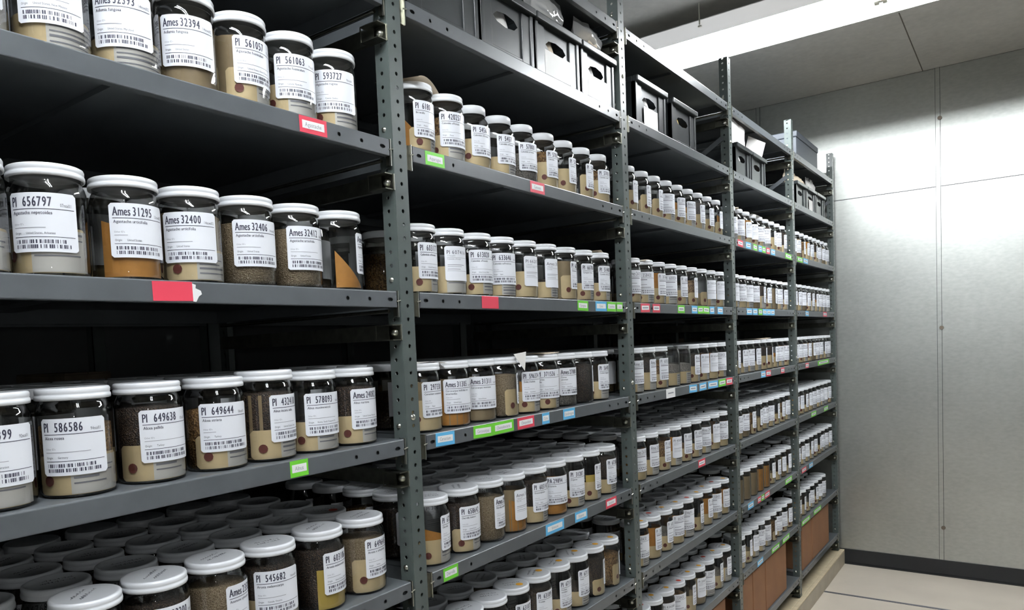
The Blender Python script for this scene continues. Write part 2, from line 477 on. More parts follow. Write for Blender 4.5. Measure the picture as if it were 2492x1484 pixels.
def shelf(b, l):
    z = LV[l]
    x0 = PE[b-1]+.024; x1 = PE[b]-FW-.012
    mb = MB()
    r = .003
    mb.mat(0, True)
    # top sheet, rounded front edge, lip, lower return
    prof = [(DEP-.01, z), (.004, z)] + [(r-r*sin(t), z-r+r*cos(t)) for t in (0.3, .8, 1.25)]
    vs = []; fs = []
    for i, (y, zz) in enumerate(prof + [(0, z-r)]):
        vs += [(x0, y, zz), (x1, y, zz)]
        if i: fs.append((2*i-2, 2*i-1, 2*i+1, 2*i))
    mb.add(vs, fs)
    mb.mat(0, False)
    lipplate(mb, x0, x1, z-LH, z-r, 0.0, [(x0+.022, .009), (x0+.088, .0048), (x0+.154, .0048), (x1-.022, .009), (x1-.088, .0048), (x1-.154, .0048)])
    mb.box(x0, x1, .0005, .016, z-LH-.001, z-LH+.0005)
    mb.add([(x0, .016, z-LH), (x1, .016, z-LH), (x1, .016, z-LH+.012), (x0, .016, z-LH+.012)], [(0, 1, 2, 3)])
    # underside sheet, side flanges, rear lip, stiffener
    mb.add([(x0, .002, z-.0016), (x1, .002, z-.0016), (x1, DEP-.01, z-.0016), (x0, DEP-.01, z-.0016)], [(3, 2, 1, 0)])
    for xa in (x0, x1-.0015):
        mb.box(xa, xa+.0015, .001, DEP-.012, z-LH, z-.002)
    mb.box(x0, x1, DEP-.012, DEP-.0105, z-LH, z-.002)
    mb.box((x0+x1)/2-.03, (x0+x1)/2+.03, .02, DEP-.02, z-.012, z-.002)
    o = mb.build('shelf', 'shelf', rack)
    # compression clips at both lip ends
    for xa, sg in ((x0-.006, 1), (x1+.004, -1)):
        c = MB()
        c.box(xa-.0012, xa+.0012, -.001, .004, z-.060, z+.001)
        c.mat(1); c.box(xa-.012*sg, xa, .004, .016, z-.058, z-.001) if sg > 0 else c.box(xa, xa+.012, .004, .016, z-.058, z-.001)
        c.mat(0); c.tube((xa-.006, -.001, z-.024), (xa+.007, -.001, z-.021), .0016, 6)
        c.build('clip', ['zinc', 'darkzinc'], o)
    for (tb, tl, a, c_, col, txt) in TAGS:
        if (tb, tl) != (b, l): continue
        mt, nm = CN[col]
        t = MB(); yy = -.0006
        rg = random.Random(int(a*1000))
        tilt = rg.uniform(-.03, .03)
        zc = z-.0185
        H = .0165 if col != 'W' else .019
        cx = (a+c_)/2
        def fn(p, q, dy=0.0):
            dx, dz = p-cx, q-zc
            return (cx+dx*cos(tilt)-dz*sin(tilt), yy-dy, zc+dx*sin(tilt)+dz*cos(tilt))
        rule(t, a, c_, zc-H, zc+H, fn, 2)
        if txt:
            t.mat(1); iw = (c_-a)*.40
            rule(t, cx-iw, cx+iw, zc-.0075, zc+.0085, lambda p, q: fn(p, q, .0003), 1)
            t.mat(2)
            if txt != 'x':
                its, xe = text2d(txt, 0, 0, .0085, .8)
                k = min(1.0, iw*1.85/xe)
                put2d(t, its, lambda p, q: fn(cx-xe*k/2+p*k, zc-.0035+q, .0006))
            else:
                rule(t, cx-iw*.75, cx+iw*.75, zc-.002, zc+.003, lambda p, q: fn(p, q, .0006), 1)
        to = t.build('shelf_tag', [mt, 'tagwhite', 'grey'], o)
        tag(to, ('%s tag reading %s' % (nm, txt)) if len(txt) > 1 and b < 3 and txt in ('Agastache', 'Alnus', 'Cerastium', 'Cercocarpus', 'Chamaebatiaria', 'Diervilla') else ('plain %s tag' % nm if not txt else '%s tag with a white printed strip' % nm))
        if (b, l, txt) == (1, 2, ''):
            s = MB(); yq = -.0005
            pts = [(c_, z-.004), (c_+.007, z-.006), (c_+.006, z-.012), (c_+.016, z-.016), (c_+.018, z-.022), (c_+.012, z-.026), (c_+.006, z-.036), (c_, z-.035)]
            s.add([(p, yq, q) for p, q in pts], [tuple(reversed(range(len(pts))))])
            tag(s.build('torn_tape', 'tagwhite', o), 'torn white paper remnant')
    return o
for b in range(1, 6):
    for l in range(-1, 8):
        shelf(b, l)

def side_support(n, l):
    """depth-wise channel bolted between front and rear post just under a shelf"""
    xc = PE[n]-FW; z = LV[l]
    mb = MB()
    mb.box(xc-.012, xc-.0105, .03, DEP-.02, z-.111, z-.078)
    mb.box(xc-.012, xc-.0015, .03, DEP-.02, z-.1125, z-.111)
    mb.box(xc-.012, xc-.0015, .03, DEP-.02, z-.078, z-.0765)
    mb.tube((xc-.014, .024, z-.045), (xc-.014, DEP-.03, z-.045), .0045, 8)
    o = mb.build('side_support', 'darkzinc', rack)
    e = MB()
    e.box(xc-.030, xc-.0015, .001, .056, z-.1135, z-.111)
    e.box(xc-.030, xc-.0015, .001, .056, z-.079, z-.0765)
    e.box(xc-.0305, xc-.0290, .054, .057, z-.1135, z-.0765)
    e.box(xc-.004, xc-.0015, .001, .056, z-.112, z-.078)
    e.mat(1)
    e.box(xc-.0025, xc, -.0012, .001, z-.1135, z-.0765)
    e.build('end_bracket', ['darkzinc', 'zinc'], o)
    b = MB(); b.lathe([(0, .009), (.005, .0082), (.0085, .005), (.0098, 0)], 14)
    bo = b.build('bolt', 'zinc', o, (xc-.004, .019, z-.095)); bo.rotation_euler[1] = -pi/2
    b = MB(); b.lathe([(0, .004), (.004, .0035), (.0065, 0)], 12)
    bo = b.build('bolt', 'zinc', o, (xc-.0012, .024, z+.028)); bo.rotation_euler[1] = -pi/2
for n in range(1, 6):
    for l in range(-1, 8):
        side_support(n, l)
for n in (3, 4, 5):
    xc = PE[n]-FW
    m = MB()
    d = Vector((0, .64, -.40)).normalized(); q = Vector((0, -d.z, d.y))*.012
    p0 = Vector((xc-.006, .03, 2.79)); p1 = p0+d*.755
    vs = [tuple(p0-q), tuple(p1-q), tuple(p1+q), tuple(p0+q)]
    vs += [(a-.002, b_, c) for a, b_, c in vs]
    m.add(vs, [(0, 1, 2, 3), (7, 6, 5, 4), (0, 4, 5, 1), (3, 2, 6, 7)])
    m.build('diagonal_brace', 'shelf', rack)
# tan base the rack stands on
m = MB(); m.box(.0, XW-.02, -.030, DEP+.03, .0, .105)
m.mat(1); m.box(.0, XW-.02, -.030, -.004, .1055, .1165); m.box(.0, XW-.02, -.004, DEP+.03, .1055, .1165)
o = m.build('base_curb', ['base', 'basetop']); bevel(o, .003)
tag(o, 'long tan painted curb on the floor carrying the steel shelving rack', 'base')

# ------------------------------------------------------------------ jar meshes
def mesh_of(mb, name, mats):
    o = mb.build(name, mats); me = o.data
    bpy.data.objects.remove(o)
    return me
PA = [(0, .0025), (.046, .0025), (.0495, 0), (.0535, .002), (.0558, .009), (.0562, .016), (.0562, .124), (.0556, .133), (.0535, .141), (.0505, .1465), (.0492, .151), (.0492, .158)]
PB = [(0, .0025), (.046, .0025), (.0495, 0), (.0535, .002), (.0555, .009), (.0558, .016), (.0558, .112), (.0550, .122), (.0525, .131), (.048, .139), (.0432, .145), (.0412, .150), (.0412, .160)]
LA = [(.0532, .1525), (.0552, .1532), (.0556, .1565), (.0552, .1600), (.0538, .1615), (.0545, .1630), (.0547, .1680), (.0536, .1705), (.0515, .1716), (.0480, .1716), (.0468, .1706), (0, .1706)]
LB = [(.0445, .1500), (.0458, .1510), (.0460, .1660), (.0450, .1705), (.0425, .1730), (.0385, .1735), (0, .1730)]
ME = {}
def lidmesh(prof, n, scrib=None, nm='lid'):
    mb = MB(); mb.lathe(prof, n)
    if scrib is not None:
        rg = random.Random(scrib); zt = prof[-1][1]+.0003
        mb.mat(1, False)
        for row in range(2):
            x = -.026; y = .008-row*.016+rg.uniform(-.004, .004)
            while x < .024:
                wd = rg.uniform(.002, .006); h1 = rg.uniform(.002, .007); 
                mb.add([(x, y, zt), (x+.0012, y, zt), (x+wd+.0012, y+h1, zt), (x+wd, y+h1, zt)], [(0, 1, 2, 3)])
                mb.add([(x+wd, y+h1, zt), (x+wd+.0012, y+h1, zt), (x+wd+.001, y-h1*.3, zt), (x+wd, y-h1*.3, zt)], [(3, 2, 1, 0)])
                x += wd+rg.uniform(.001, .004)
    return mesh_of(mb, nm, ['lid', 'ink'])
for key, prof in (('A', PA), ('B', PB)):
    mb = MB(); mb.lathe(prof, 48); ME['g'+key] = mesh_of(mb, 'glass_body', 'glass')
ME['lA'] = [lidmesh(LA, 48, k) for k in range(4)]
ME['lB'] = [lidmesh(LB, 40)]

def jarlabel(style, pre, num, code, name, origin, seed, hi=True):
    """white paper label wrapped round the jar with its print"""
    rg = random.Random(seed)
    R = .0567; W_, H_ = .100, .089
    Z0 = .036
    def fn(dr):
        return lambda u, v: ((R+dr)*sin((u-W_/2)/R), -(R+dr)*cos((u-W_/2)/R), Z0+v)
    mb = MB()
    mb.mat(0, True)
    # rounded-corner paper
    n = 24; vs = []; fs = []
    f0 = fn(0); rc = .004
    for i in range(n+1):
        u = W_*i/n
        d = min(u, W_-u)
        e = rc-math.sqrt(max(0, rc*rc-(rc-d)**2)) if d < rc else 0
        vs += [f0(u, e), f0(u, H_-e)]
    for i in range(n): fs.append((2*i, 2*i+2, 2*i+3, 2*i+1))
    mb.add(vs, fs)
    mb.mat(1, False)
    f = fn(.0003)
    if style == 'A':
        its, x = text2d(pre, .0055, H_-.0205, .0145, .56, .0008 if hi else 0); put2d(mb, its, f)
        sp = .036 if pre == 'Ames' else .023
        its, x = text2d(num, sp, H_-.0205, .0145, .54, .0008 if hi else 0); put2d(mb, its, f)
        if hi:
            its, x = text2d(code, max(x+.003, .075), H_-.0205, .0050, .60); put2d(mb, its, f)
        rule(mb, .0055, W_-.004, H_-.0250, H_-.0240, f)
        y = H_-.0325
        for ln in name.split('|'):
            if hi: its, x = text2d(ln, .0065, y, .0050, .85, .0002); put2d(mb, its, f)
            else: mb.mat(2); rule(mb, .0065, .0065+.0035*len(ln), y, y+.0036, f); mb.mat(1)
            y -= .0075
        if hi:
            mb.mat(2)
            its, x = text2d('Other ID\'s', .0070, .0405, .0028, .9); put2d(mb, its, f)
            rule(mb, .0070, rg.uniform(.02, .09), .0362, .0370, f)
            mb.mat(1)
            its, x = text2d('Origin:', .0075, .0268, .0034, .8); put2d(mb, its, f)
            its, x = text2d(origin, .0260, .0268, .0034, .8); put2d(mb, its, f)
        else:
            mb.mat(2); rule(mb, .007, .04, .038, .040, f, 4); rule(mb, .007, .06, .0268, .0295, f, 5); mb.mat(1)
        rule(mb, .0065, W_-.005, .0222, .0230, f)
        for (yb, e) in ((.0130, .080), (.0055, .086)):
            if hi:
                x = .009
                while x < e:
                    wd = rg.choice((.0007, .0007, .0016, .0022))
                    rule(mb, x, x+wd, yb, yb+.0056, f, 1)
                    x += wd+rg.choice((.0006, .0008, .0008, .0022, .003))
            else:
                mb.mat(2)
                x = .009
                while x < e:
                    wd = rg.uniform(.004, .010)
                    rule(mb, x, x+wd, yb, yb+.0052, f, 2); x += wd+.0025
                mb.mat(1)
    else:
        its, x = text2d(pre+' '+num, .006, H_-.0205, .0098, .95); put2d(mb, its, f)
        mb.mat(2)
        its, x = text2d(code, .007, H_-.0270, .0045, .9); put2d(mb, its, f)
        rule(mb, .006, W_-.005, H_-.0300, H_-.0293, f)
        its, x = text2d(name.replace('|', ' '), .007, H_-.0350, .0038, .9); put2d(mb, its, f)
        rule(mb, .007, .06, .0400, .0415, f); rule(mb, .007, .05, .0360, .0370, f)
        rule(mb, .007, .045, .0292, .0305, f); rule(mb, .006, W_-.005, .0250, .0257, f)
    return mesh_of(mb, 'paper_label', ['paper', 'ink', 'grey'])

# inserts seen through the glass
def m_fill(h, mat, r=.0525):
    mb = MB(); mb.lathe([(0, .0040), (r-.004, .0040), (r, .009), (r, h), (r*.6, h+.004), (0, h+.005)], 28)
    return mesh_of(mb, 'seed_filling', mat)
def m_card(a0, a1, h, white=True, seed=0, eye=True):
    mb = MB(); rg = random.Random(seed)
    mb.mat(0, True); R = .0538
    mb.patch(R, a0, a1, .005, h, 40, 0, .006)
    if white:
        wa = a0+(a1-a0)*.40
        mb.mat(1); mb.patch(R+.0004, wa, a1, .006, h-.004, 30)
        mb.mat(3, False)
        for k, zz in enumerate((h-.012, h-.020, h-.028, h-.036, h-.044)):
            if zz < .008: break
            e = wa+.08+rg.uniform(.3, .95)*(a1-wa-.14)
            mb.patch(R+.0008, wa+.08, e, zz, zz+(.0022 if k % 3 else .0036), 16)
    if eye:
        mb.mat(2, False)
        ea = a0+(a1-a0)*.17; ez = h*.42
        vs = [((R+.0014)*sin(ea+.0085*cos(t)/R), -(R+.0014)*cos(ea+.0085*cos(t)/R), ez+.0085*sin(t)) for t in [2*pi*i/12 for i in range(12)]]
        mb.add(vs, [tuple(range(12))])
    return mesh_of(mb, 'card_insert', ['manila', 'cardw', 'eyelet', 'grey'])
def m_env(a0, a1, hl, hr, mat, R=.0528):
    mb = MB(); mb.mat(0, True); n = 10; vs = []; fs = []
    for i in range(n+1):
        t = i/n; a = a0+(a1-a0)*t
        vs += [(R*sin(a), -R*cos(a), .005), (R*sin(a), -R*cos(a), hl+(hr-hl)*t)]
    for i in range(n): fs.append((2*i, 2*i+2, 2*i+3, 2*i+1))
    mb.add(vs, fs)
    return mesh_of(mb, 'envelope', mat)
INS = {
    'brown': [('seed_filling', m_fill(.112, 'seed_brown'))],
    'dark': [('seed_filling', m_fill(.128, 'seed_dark'))],
    'tan': [('seed_filling', m_fill(.120, 'seed_tan'))],
    'grey': [('seed_filling', m_fill(.085, 'seed_grey'))],
    'low': [('seed_filling', m_fill(.060, 'seed_dark'))],
    'lowb': [('seed_filling', m_fill(.072, 'seed_brown'))],
    'kraft': [('envelope', m_env(-1.9, 1.9, .128, .120, 'kraft'))],
    'orange': [('envelope', m_env(-1.25, .75, .098, .062, 'orange'))],
    'orangeB': [('envelope', m_env(-1.7, 1.2, .128, .122, 'orange'))],
    'sliver': [('envelope', m_env(-1.5, -.2, .085, .008, 'orange'))],
    'yellow': [('envelope', m_env(-1.2, .9, .090, .090, 'yellow'))],
    'card': [('card_insert', m_card(-1.45, 1.25, .066, True, 1))],
    'cardB': [('card_insert', m_card(-1.75, .95, .074, True, 2))],
    'cardC': [('card_insert', m_card(-1.2, 1.5, .060, True, 3))],
    'manila': [('card_insert', m_card(-1.35, 1.4, .080, False, 4))],
    'white': [('card_insert', m_card(-1.9, 1.6, .054, True, 5, False))],
}
MB0 = MB(); MB0.lathe([(0, .0004), (.011, .0004), (.011, 0)], 14, sm=False)
ME['dot'] = mesh_of(MB0, 'dot_sticker', 'dot')
MB0 = MB(); MB0.lathe([(0, .0004), (.011, .0004), (.011, 0)], 14, sm=False)
ME['rdot'] = mesh_of(MB0, 'dot_sticker', 'reddot')

ORD = ['first', 'second', 'third', 'fourth', 'fifth', 'sixth', 'seventh', 'eighth', 'ninth', 'tenth']
BAY = {1: 'nearest', 2: 'second', 3: 'third', 4: 'fourth', 5: 'farthest'}
ROWN = {1: 'top', 2: 'second', 3: 'third', 4: 'fourth', 5: 'fifth', 6: 'lowest'}
COLN = {'brown': 'brown seeds', 'dark': 'dark seeds', 'tan': 'tan seeds', 'grey': 'grey seeds', 'low': 'dark seeds', 'lowb': 'brown seeds',
        'kraft': 'kraft envelope', 'orange': 'orange envelope', 'orangeB': 'orange envelope', 'sliver': 'orange envelope', 'yellow': 'yellow card'}
NJ = 0
OCC = set()
def jar(x, y, z, rot, kind, lab, ins, label, group, cone=None, dot=None, lid=True, lrot=None, insrot=None, sc=1.0):
    global NJ
    NJ += 1
    e = empty('glass_jar', (x, y, z+.0006), label, 'jar', group, 0)
    if sc != 1.0: e.scale = (sc, sc, sc)
    link('glass_body', ME['g'+kind], e)
    if lid:
        lm = ME['l'+kind]
        lo = link('lid', lm[NJ % len(lm)], e, None, random.Random(NJ).uniform(-.8, .8))
        if dot:
            zt = (LA if kind == 'A' else LB)[-1][1]+.0004
            d = link('dot_sticker', ME[dot], lo, (.022, -.014, zt))
    if lab:
        lo = link('paper_label', lab, e, None, rot)
        if kind == 'B': lo.scale = (.993, .993, .93)
    for s in ins:
        for nm, me in INS[s]:
            link(nm, me, e, None, (insrot if insrot is not None else rot*.6+random.Random(NJ*3).uniform(-.3, .3)))
    return e

R0 = .072      # y of the front row of jars
D = radians
# near jars: (x, label turn in degrees, style, prefix, number, code, name, origin, inserts)
NEAR = {
 (1, 1): [(.443, -10, 'A', 'PI', '561051', '92ncai01', 'Agastache', 'United States', 'card tan'),
          (.565, -22, 'A', 'PI', '656796', '07ncai01', 'Agastache foeniculum', 'United States, New Mexico', 'white'),
          (.686, -30, 'A', 'Ames', '32393', '14ncwsl02', 'Adlumia fungosa', 'United States, Maryland', 'white low'),
          (.801, -25, 'A', 'Ames', '32394', '14ncwsl02', 'Adlumia fungosa', 'United States', 'kraft'),
          (.917, 4, 'A', 'PI', '561057', '91ncai01', 'Agastache foeniculum', 'United States, North Dakota', 'kraft card'),
          (1.038, -17, 'A', 'PI', '561063', '91ncai01', 'Agastache foeniculum', 'Canada, Manitoba', 'card'),
          (1.158, -32, 'A', 'PI', '593727', '96ncai01', 'Agastache rugosa', 'Canada, Quebec', 'cardC')],
 (1, 2): [(.422, -30, 'A', 'PI', '593728', '96ncai01', 'Agastache', 'United States', 'card'),
          (.540, -32, 'A', 'PI', '656797', '07ncai01', 'Agastache nepetoides', 'United States, Arkansas', 'cardB'),
          (.665, -3, 'A', 'Ames', '31295', '12ncwsl02', 'Agastache urticifolia', 'United States', 'orange'),
          (.787, -33, 'A', 'Ames', '32400', '14ncwsl02', 'Agastache urticifolia', 'United States', 'cardC kraft'),
          (.909, -11, 'A', 'Ames', '32406', '14ncwsl02', 'Agastache urticifolia', 'United States', 'tan'),
          (1.029, -4, 'A', 'Ames', '32412', '14ncwsl02', 'Agastache urticifolia', 'United States', 'tan'),
          (1.149, 55, 'B2', 'Ames', '32413', '14ncwsl02', 'Agastache urticifolia', 'United States', 'sliver')],
 (1, 3): [(.434, -6, 'A', 'PI', '502399', '92ncai01', 'Alcea rugosa', 'Russian Federation', 'cardB'),
          (.557, -28, 'A', 'PI', '586586', '94ncai01', 'Alcea rosea', 'Germany', 'card brown'),
          (.683, 5, 'A', 'PI', '649638', '07ncai01', 'Alcea pallida', 'Turkey', 'card dark'),
          (.814, -12, 'A', 'PI', '649644', '06ncai01', 'Alcea striata', 'Turkey', 'card brown'),
          (.930, 22, 'A', 'PI', '432410', '80ncai01', 'Alnus incana subs.', 'United States, Iowa', 'cardC dark kraft'),
          (1.050, -4, 'A', 'PI', '578093', '96ncai01', 'Alnus maximowiczii', 'Korea, South, Kangwon Do', 'card low'),
          (1.167, 7, 'A', 'Ames', '24082', '98ncai01', 'Alnus maritima', 'United States, Maryland', 'card dark')],
 (1, 4): [(.553, -10, 'A', 'Ames', '23950', '95ncai01', 'Amorpha', 'United States', 'dark'),
          (.672, 10, 'A', 'Ames', '23200', '95ncai01', 'Amorpha', 'United States', 'dark'),
          (.794, 34, 'A', 'Ames', '23521', '95ncai01', 'Anemone sylvestris', 'United States', 'tan'),
          (.916, -18, 'A', 'PI', '545682', '16ncwsl01', 'Aronia melanocarpa', 'Canada, Ontario', 'card dark'),
          (1.046, 20, 'A', 'PI', '603106', '98ncai01', 'Aronia melanocarpa', 'United States, Wisconsin', 'yellow dark'),
          (1.173, 17, 'A', 'PI', '649645', '06ncai01', 'Aronia x arbutifolia', 'Turkey', 'manila tan')],
 (2, 1): [(1.427, 6, 'A', 'PI', '6180', '63ncai01', 'Browallia', 'Mexico', 'cardC sliver'),
          (1.552, -10, 'A', 'PI', '420257', '93ncai01', 'Calendula officinalis', 'France', 'card brown'),
          (1.670, 1, 'B', 'PI', '5456', '92ncai01', 'Calendula officinalis', 'Italy', 'manila'),
          (1.795, -1, 'B', 'PI', '5457', '92ncai01', 'Calendula officinalis', 'Italy', 'white'),
          (1.914, -5, 'B', 'PI', '57800', '93ncai01', 'Calendula arvensis', 'Israel', 'grey'),
          (2.039, 13, 'B', 'PI', '57810', '93ncai01', 'Calendula', 'Spain', 'manila brown'),
          (2.159, 25, 'B', 'PI', '57815', '93ncai01', 'Calendula', 'Spain', 'manila'),
          (2.280, 22, 'B', 'PI', '57818', '93ncai01', 'Calendula', 'Spain', 'manila'),
          (2.404, 3, 'B', 'PI', '57831', '93ncai01', 'Calendula stellata', 'Morocco', 'manila brown')],
 (2, 2): [(1.413, 10, 'A', 'PI', '603177', '99ncai01', 'Calendula officinalis', 'United States, Iowa', 'card'),
          (1.532, 0, 'S', 'PI', '607416', '17ncai01', 'Calendula officinalis', '', 'cardB'),
          (1.654, -11, 'A', 'PI', '613020', '00ncai01', 'Calendula officinalis', 'United States, Maine', 'cardC'),
          (1.770, -19, 'A', 'PI', '633646', '02ncai01', 'Calendula suffruticosa', 'Spain', 'white'),
          (1.891, 10, 'S', 'PI', '66207', '14ncai01', 'Calendula stellata', '', 'manila'),
          (2.012, 9, 'S', 'Ames', '30174', '14ncai01', 'Calendula', '', 'white low'),
          (2.136, 30, 'A', 'PI', '66230', '14ncai01', 'Campanula', 'Spain', 'manila kraft'),
          (2.254, 5, 'A', 'PI', '66700', '14ncai01', 'Caragana frutex', 'Russian Federation', 'cardC'),
          (2.379, 4, 'A', 'PI', '51400', '90ncai01', 'Camelina microcarpa', 'Turkey', 'card low')],
 (2, 3): [(1.404, 9, 'A', 'PI', '297330', '90ncai01', 'Cerastium tomentosum', 'Nepal', 'manila kraft'),
          (1.525, -15, 'A', 'Ames', '31305', '12ncwsl01', 'Cercocarpus ledifolius var|intermedius', 'United States', 'orange kraft'),
          (1.645, -22, 'A', 'Ames', '31311', '12ncwsl01', 'Cercocarpus montanus', 'United States', 'kraft'),
          (1.759, 60, 'A', 'PI', '596100', '97ncai01', 'Chamaebatiaria', 'United States', 'manila tan'),
          (1.878, -4, 'A', 'PI', '596374', '97ncai01', 'Dalea triadenia', 'Kazakhstan', 'orange card'),
          (1.994, -22, 'A', 'PI', '371536', '78ncai01', 'Cornus|alba', 'Russian Federation', 'cardC orangeB'),
          (2.108, -9, 'A', 'Ames', '27880', '05ncai01', 'Cornus|amomum', 'United States', 'grey'),
          (2.226, 60, 'A', 'PI', '56400', '93ncai01', 'Cotinus', 'United States', 'dark'),
          (2.344, 8, 'A', 'PI', '56405', '93ncai01', 'Cotinus coggygria', 'United States', 'card')],
 (2, 4): [(1.414, 36, 'A', 'PI', '672900', '14ncai01', 'Diervilla', 'United States', 'card orange'),
          (1.545, 0, 'A', 'PI', '658642', '10ncai01', 'Diervilla lonicera', 'United States', 'card dark'),
          (1.664, 25, 'A', 'Ames', '29510', '10ncai01', 'Diervilla rivularis', 'United States', 'tan'),
          (1.778, 17, 'S', 'Ames', '31500', '10ncai01', 'Diervilla', '', 'kraft orange'),
          (1.900, 3, 'A', 'PI', '603142', '99ncai01', 'Dracocephalum', 'Russia', 'white dark'),
          (2.020, -19, 'A', 'PA', '29894', '10ncwsl01', 'Ericameria', 'United States', 'orangeB'),
          (2.138, -4, 'A', 'PI', '31287', '11ncai01', 'Erigeron', 'Turkey', 'cardC'),
          (2.257, 28, 'A', 'PI', '31290', '11ncai01', 'Erigeron', 'Turkey', 'card yellow'),
          (2.379, 10, 'A', 'PI', '67200', '14ncai01', 'Euonymus', 'United States', 'white dark')],
 (2, 5): [(1.425, 20, 'A', 'PI', '63710', '14ncai01', 'Euonymus', 'Poland', 'dark'),
          (1.547, 15, 'A', 'PI', '63708', '14ncai01', 'Euonymus', 'Poland', 'dark'),
          (1.660, 22, 'A', 'PI', '631077', '14ncai01', 'Forsythia', 'Poland', 'dark'),
          (1.778, 6, 'A', 'PI', '631075', '14ncai01', 'Fraxinus', 'Poland', 'card low'),
          (1.902, 1, 'A', 'PI', '631095', '14ncai01', 'Fraxinus', 'Poland', 'dark'),
          (2.024, 10, 'A', 'PI', '67114', '14ncai01', 'Fraxinus|excelsior', 'Poland', 'card'),
          (2.145, 11, 'A', 'PI', '67115', '14ncai01', 'Geum', 'Poland', 'white low'),
          (2.263, 52, 'A', 'PI', '67116', '14ncai01', 'Geum', 'Poland', 'cardC dark'),
          (2.380, 58, 'A', 'PI', '67117', '14ncai01', 'Geum', 'Poland', 'manila brown')],
}
READ = {'561057', '561063', '593727', '32394', '656797', '31295', '32400', '32406', '32412', '502399', '586586', '649638', '649644', '432410', '578093', '24082',
        '545682', '603106', '649645', '420257', '607416', '613020', '633646', '31305', '596374', '371536', '658642', '603142', '29894'}
VIS = {(1, 1): 1, (1, 2): 1, (1, 3): 1, (1, 4): 1}
for (b, l), rows in NEAR.items():
    for i, (x, a, st, pre, num, code, nm, org, ins) in enumerate(rows):
        lab = jarlabel('B' if st == 'S' else 'A', pre, num, code, nm, org, int(x*1000)+l)
        kind = 'B' if st == 'B' else 'A'
        ins = ins.split()
        cont = next((COLN[s] for s in ins if s in COLN), 'manila card')
        if num in READ:
            L = 'glass jar labelled %s %s, %s from left, %s bay\'s %s jar shelf' % (pre, num, ORD[i], BAY[b], ROWN[l])
        else:
            L = 'white-lidded jar with %s, %s from left, %s bay\'s %s jar shelf' % (cont, ORD[i], BAY[b], ROWN[l])
        jar(x, R0, LV[l], D(a), kind, lab, ins, L, 'front row jars on the %s bay\'s %s jar shelf' % (BAY[b], ROWN[l]),
            dot='dot' if (b, l) == (2, 5) and i > 2 else None, sc=1.04 if num == '432410' else 1.0)
        OCC.add((b, l, 0))

# pools for the farther bays
POOL = []
for k in range(10):
    rg = random.Random(100+k)
    POOL.append(jarlabel('B' if k % 5 == 4 else 'A', 'Ames' if k % 4 == 3 else 'PI', str(rg.randint(290000, 679999)) if k % 4 != 3 else str(rg.randint(22000, 32900)),
                         '14ncai01', 'Helianthus annuus'[:rg.randint(9, 17)], 'United States', 300+k, hi=False))
FARINS = [['card'], ['cardB', 'dark'], ['cardC', 'brown'], ['manila'], ['card', 'low'], ['white'], ['cardC', 'lowb'], ['card', 'grey'], ['white', 'dark'], ['manila', 'orangeB'], ['orange', 'card'], ['kraft']]
FX = {3: (2.643, .1232), 4: (3.862, .1222), 5: (5.082, .1222)}
for b in (3, 4, 5):
    for l in range(1, 7):
        for i in range(9):
            rg = random.Random(b*1000+l*50+i)
            x = FX[b][0]+FX[b][1]*i+rg.uniform(-.002, .002)
            kind = 'B' if l == 1 else 'A'
            ins = rg.choice(FARINS)
            rot = D(rg.choice((-25, -15, -8, 0, 5, 10, 18, 28)))
            lab = POOL[rg.randrange(10)]
            dot = None; lid = True
            if b == 3:
                if l == 3 and i in (3, 4): lab = None; lid = False; ins = ['white', 'grey']
                if l == 2 and i == 2: ins = ['card', 'orangeB']
                if l == 2 and i == 6: rot = D(60)
                if l == 4 and i == 3: ins = ['orangeB', 'card']
                if l == 5 and i in (0, 1, 6, 7, 8): ins = ['orangeB', 'white']
                if l in (5, 6): dot = ('rdot' if (i+l) % 3 == 0 else 'dot')
                if l == 1 and i < 3: ins = ['manila']; rot = D(28)
            if b == 4 and l == 5 and i < 5: rot = D(75); ins = ['orangeB', 'kraft'] if i > 2 else ['kraft']
            if b == 4 and l == 3 and i in (4, 5): rot = D(40); ins = ['manila', 'dark']
            if b == 5 and l == 6 and i > 6: continue
            cont = next((COLN[s] for s in ins if s in COLN), 'manila card' if ins[0] != 'white' else 'white card')
            if lid:
                L = 'white-lidded jar with %s, %s from left, %s bay\'s %s jar shelf' % (cont, ORD[i], BAY[b], ROWN[l])
            else:
                L = 'open clear jar without lid, %s from left on the third bay\'s third jar shelf' % ORD[i]
            jar(x, R0, LV[l], rot, kind, lab, ins, L, 'front row jars on the %s bay\'s %s jar shelf' % (BAY[b], ROWN[l]), dot=dot, lid=lid, sc=1.0 if lid else 1.06)

# second, third and fourth rows that show their lids
BX = {1: (.186, .122, 9), 2: (1.42, .1205, 9), 3: (2.643, .1232, 9), 4: (3.862, .1222, 9), 5: (5.082, .1222, 9)}
INDIV = set()
def rearjar(b, l, row, i):
    x0, dx, n = BX[b]
    rg = random.Random(b*7000+l*500+row*50+i)
    x = x0+dx*i+rg.uniform(-.004, .004); y = R0+.1215*row
    if b == 1 and l == 4: x += .01
    ins = rg.choice([['dark'], ['brown'], ['tan'], ['card', 'low'], ['manila']])
    ro = ORD[row]; cont = next((COLN[s] for s in ins if s in COLN), 'manila card')
    L = 'shaded jar with %s, %s in the %s row, %s bay\'s %s jar shelf' % (cont, ORD[i if b > 1 else i-2], ro, BAY[b], ROWN[l])
    jar(x, y, LV[l], D(rg.uniform(-15, 15)), 'A', POOL[rg.randrange(10)], ins, L, 'rear row jars on the %s bay\'s %s jar shelf' % (BAY[b], ROWN[l]),
        dot='rdot' if b == 1 and i == 8 and row == 1 else None)
    INDIV.add((b, l, row, i))
for row in (1, 2, 3):
    for i in range(2, 9): rearjar(1, 4, row, i)
for row in (1, 2):
    for i in range(9): rearjar(2, 4, row, i)
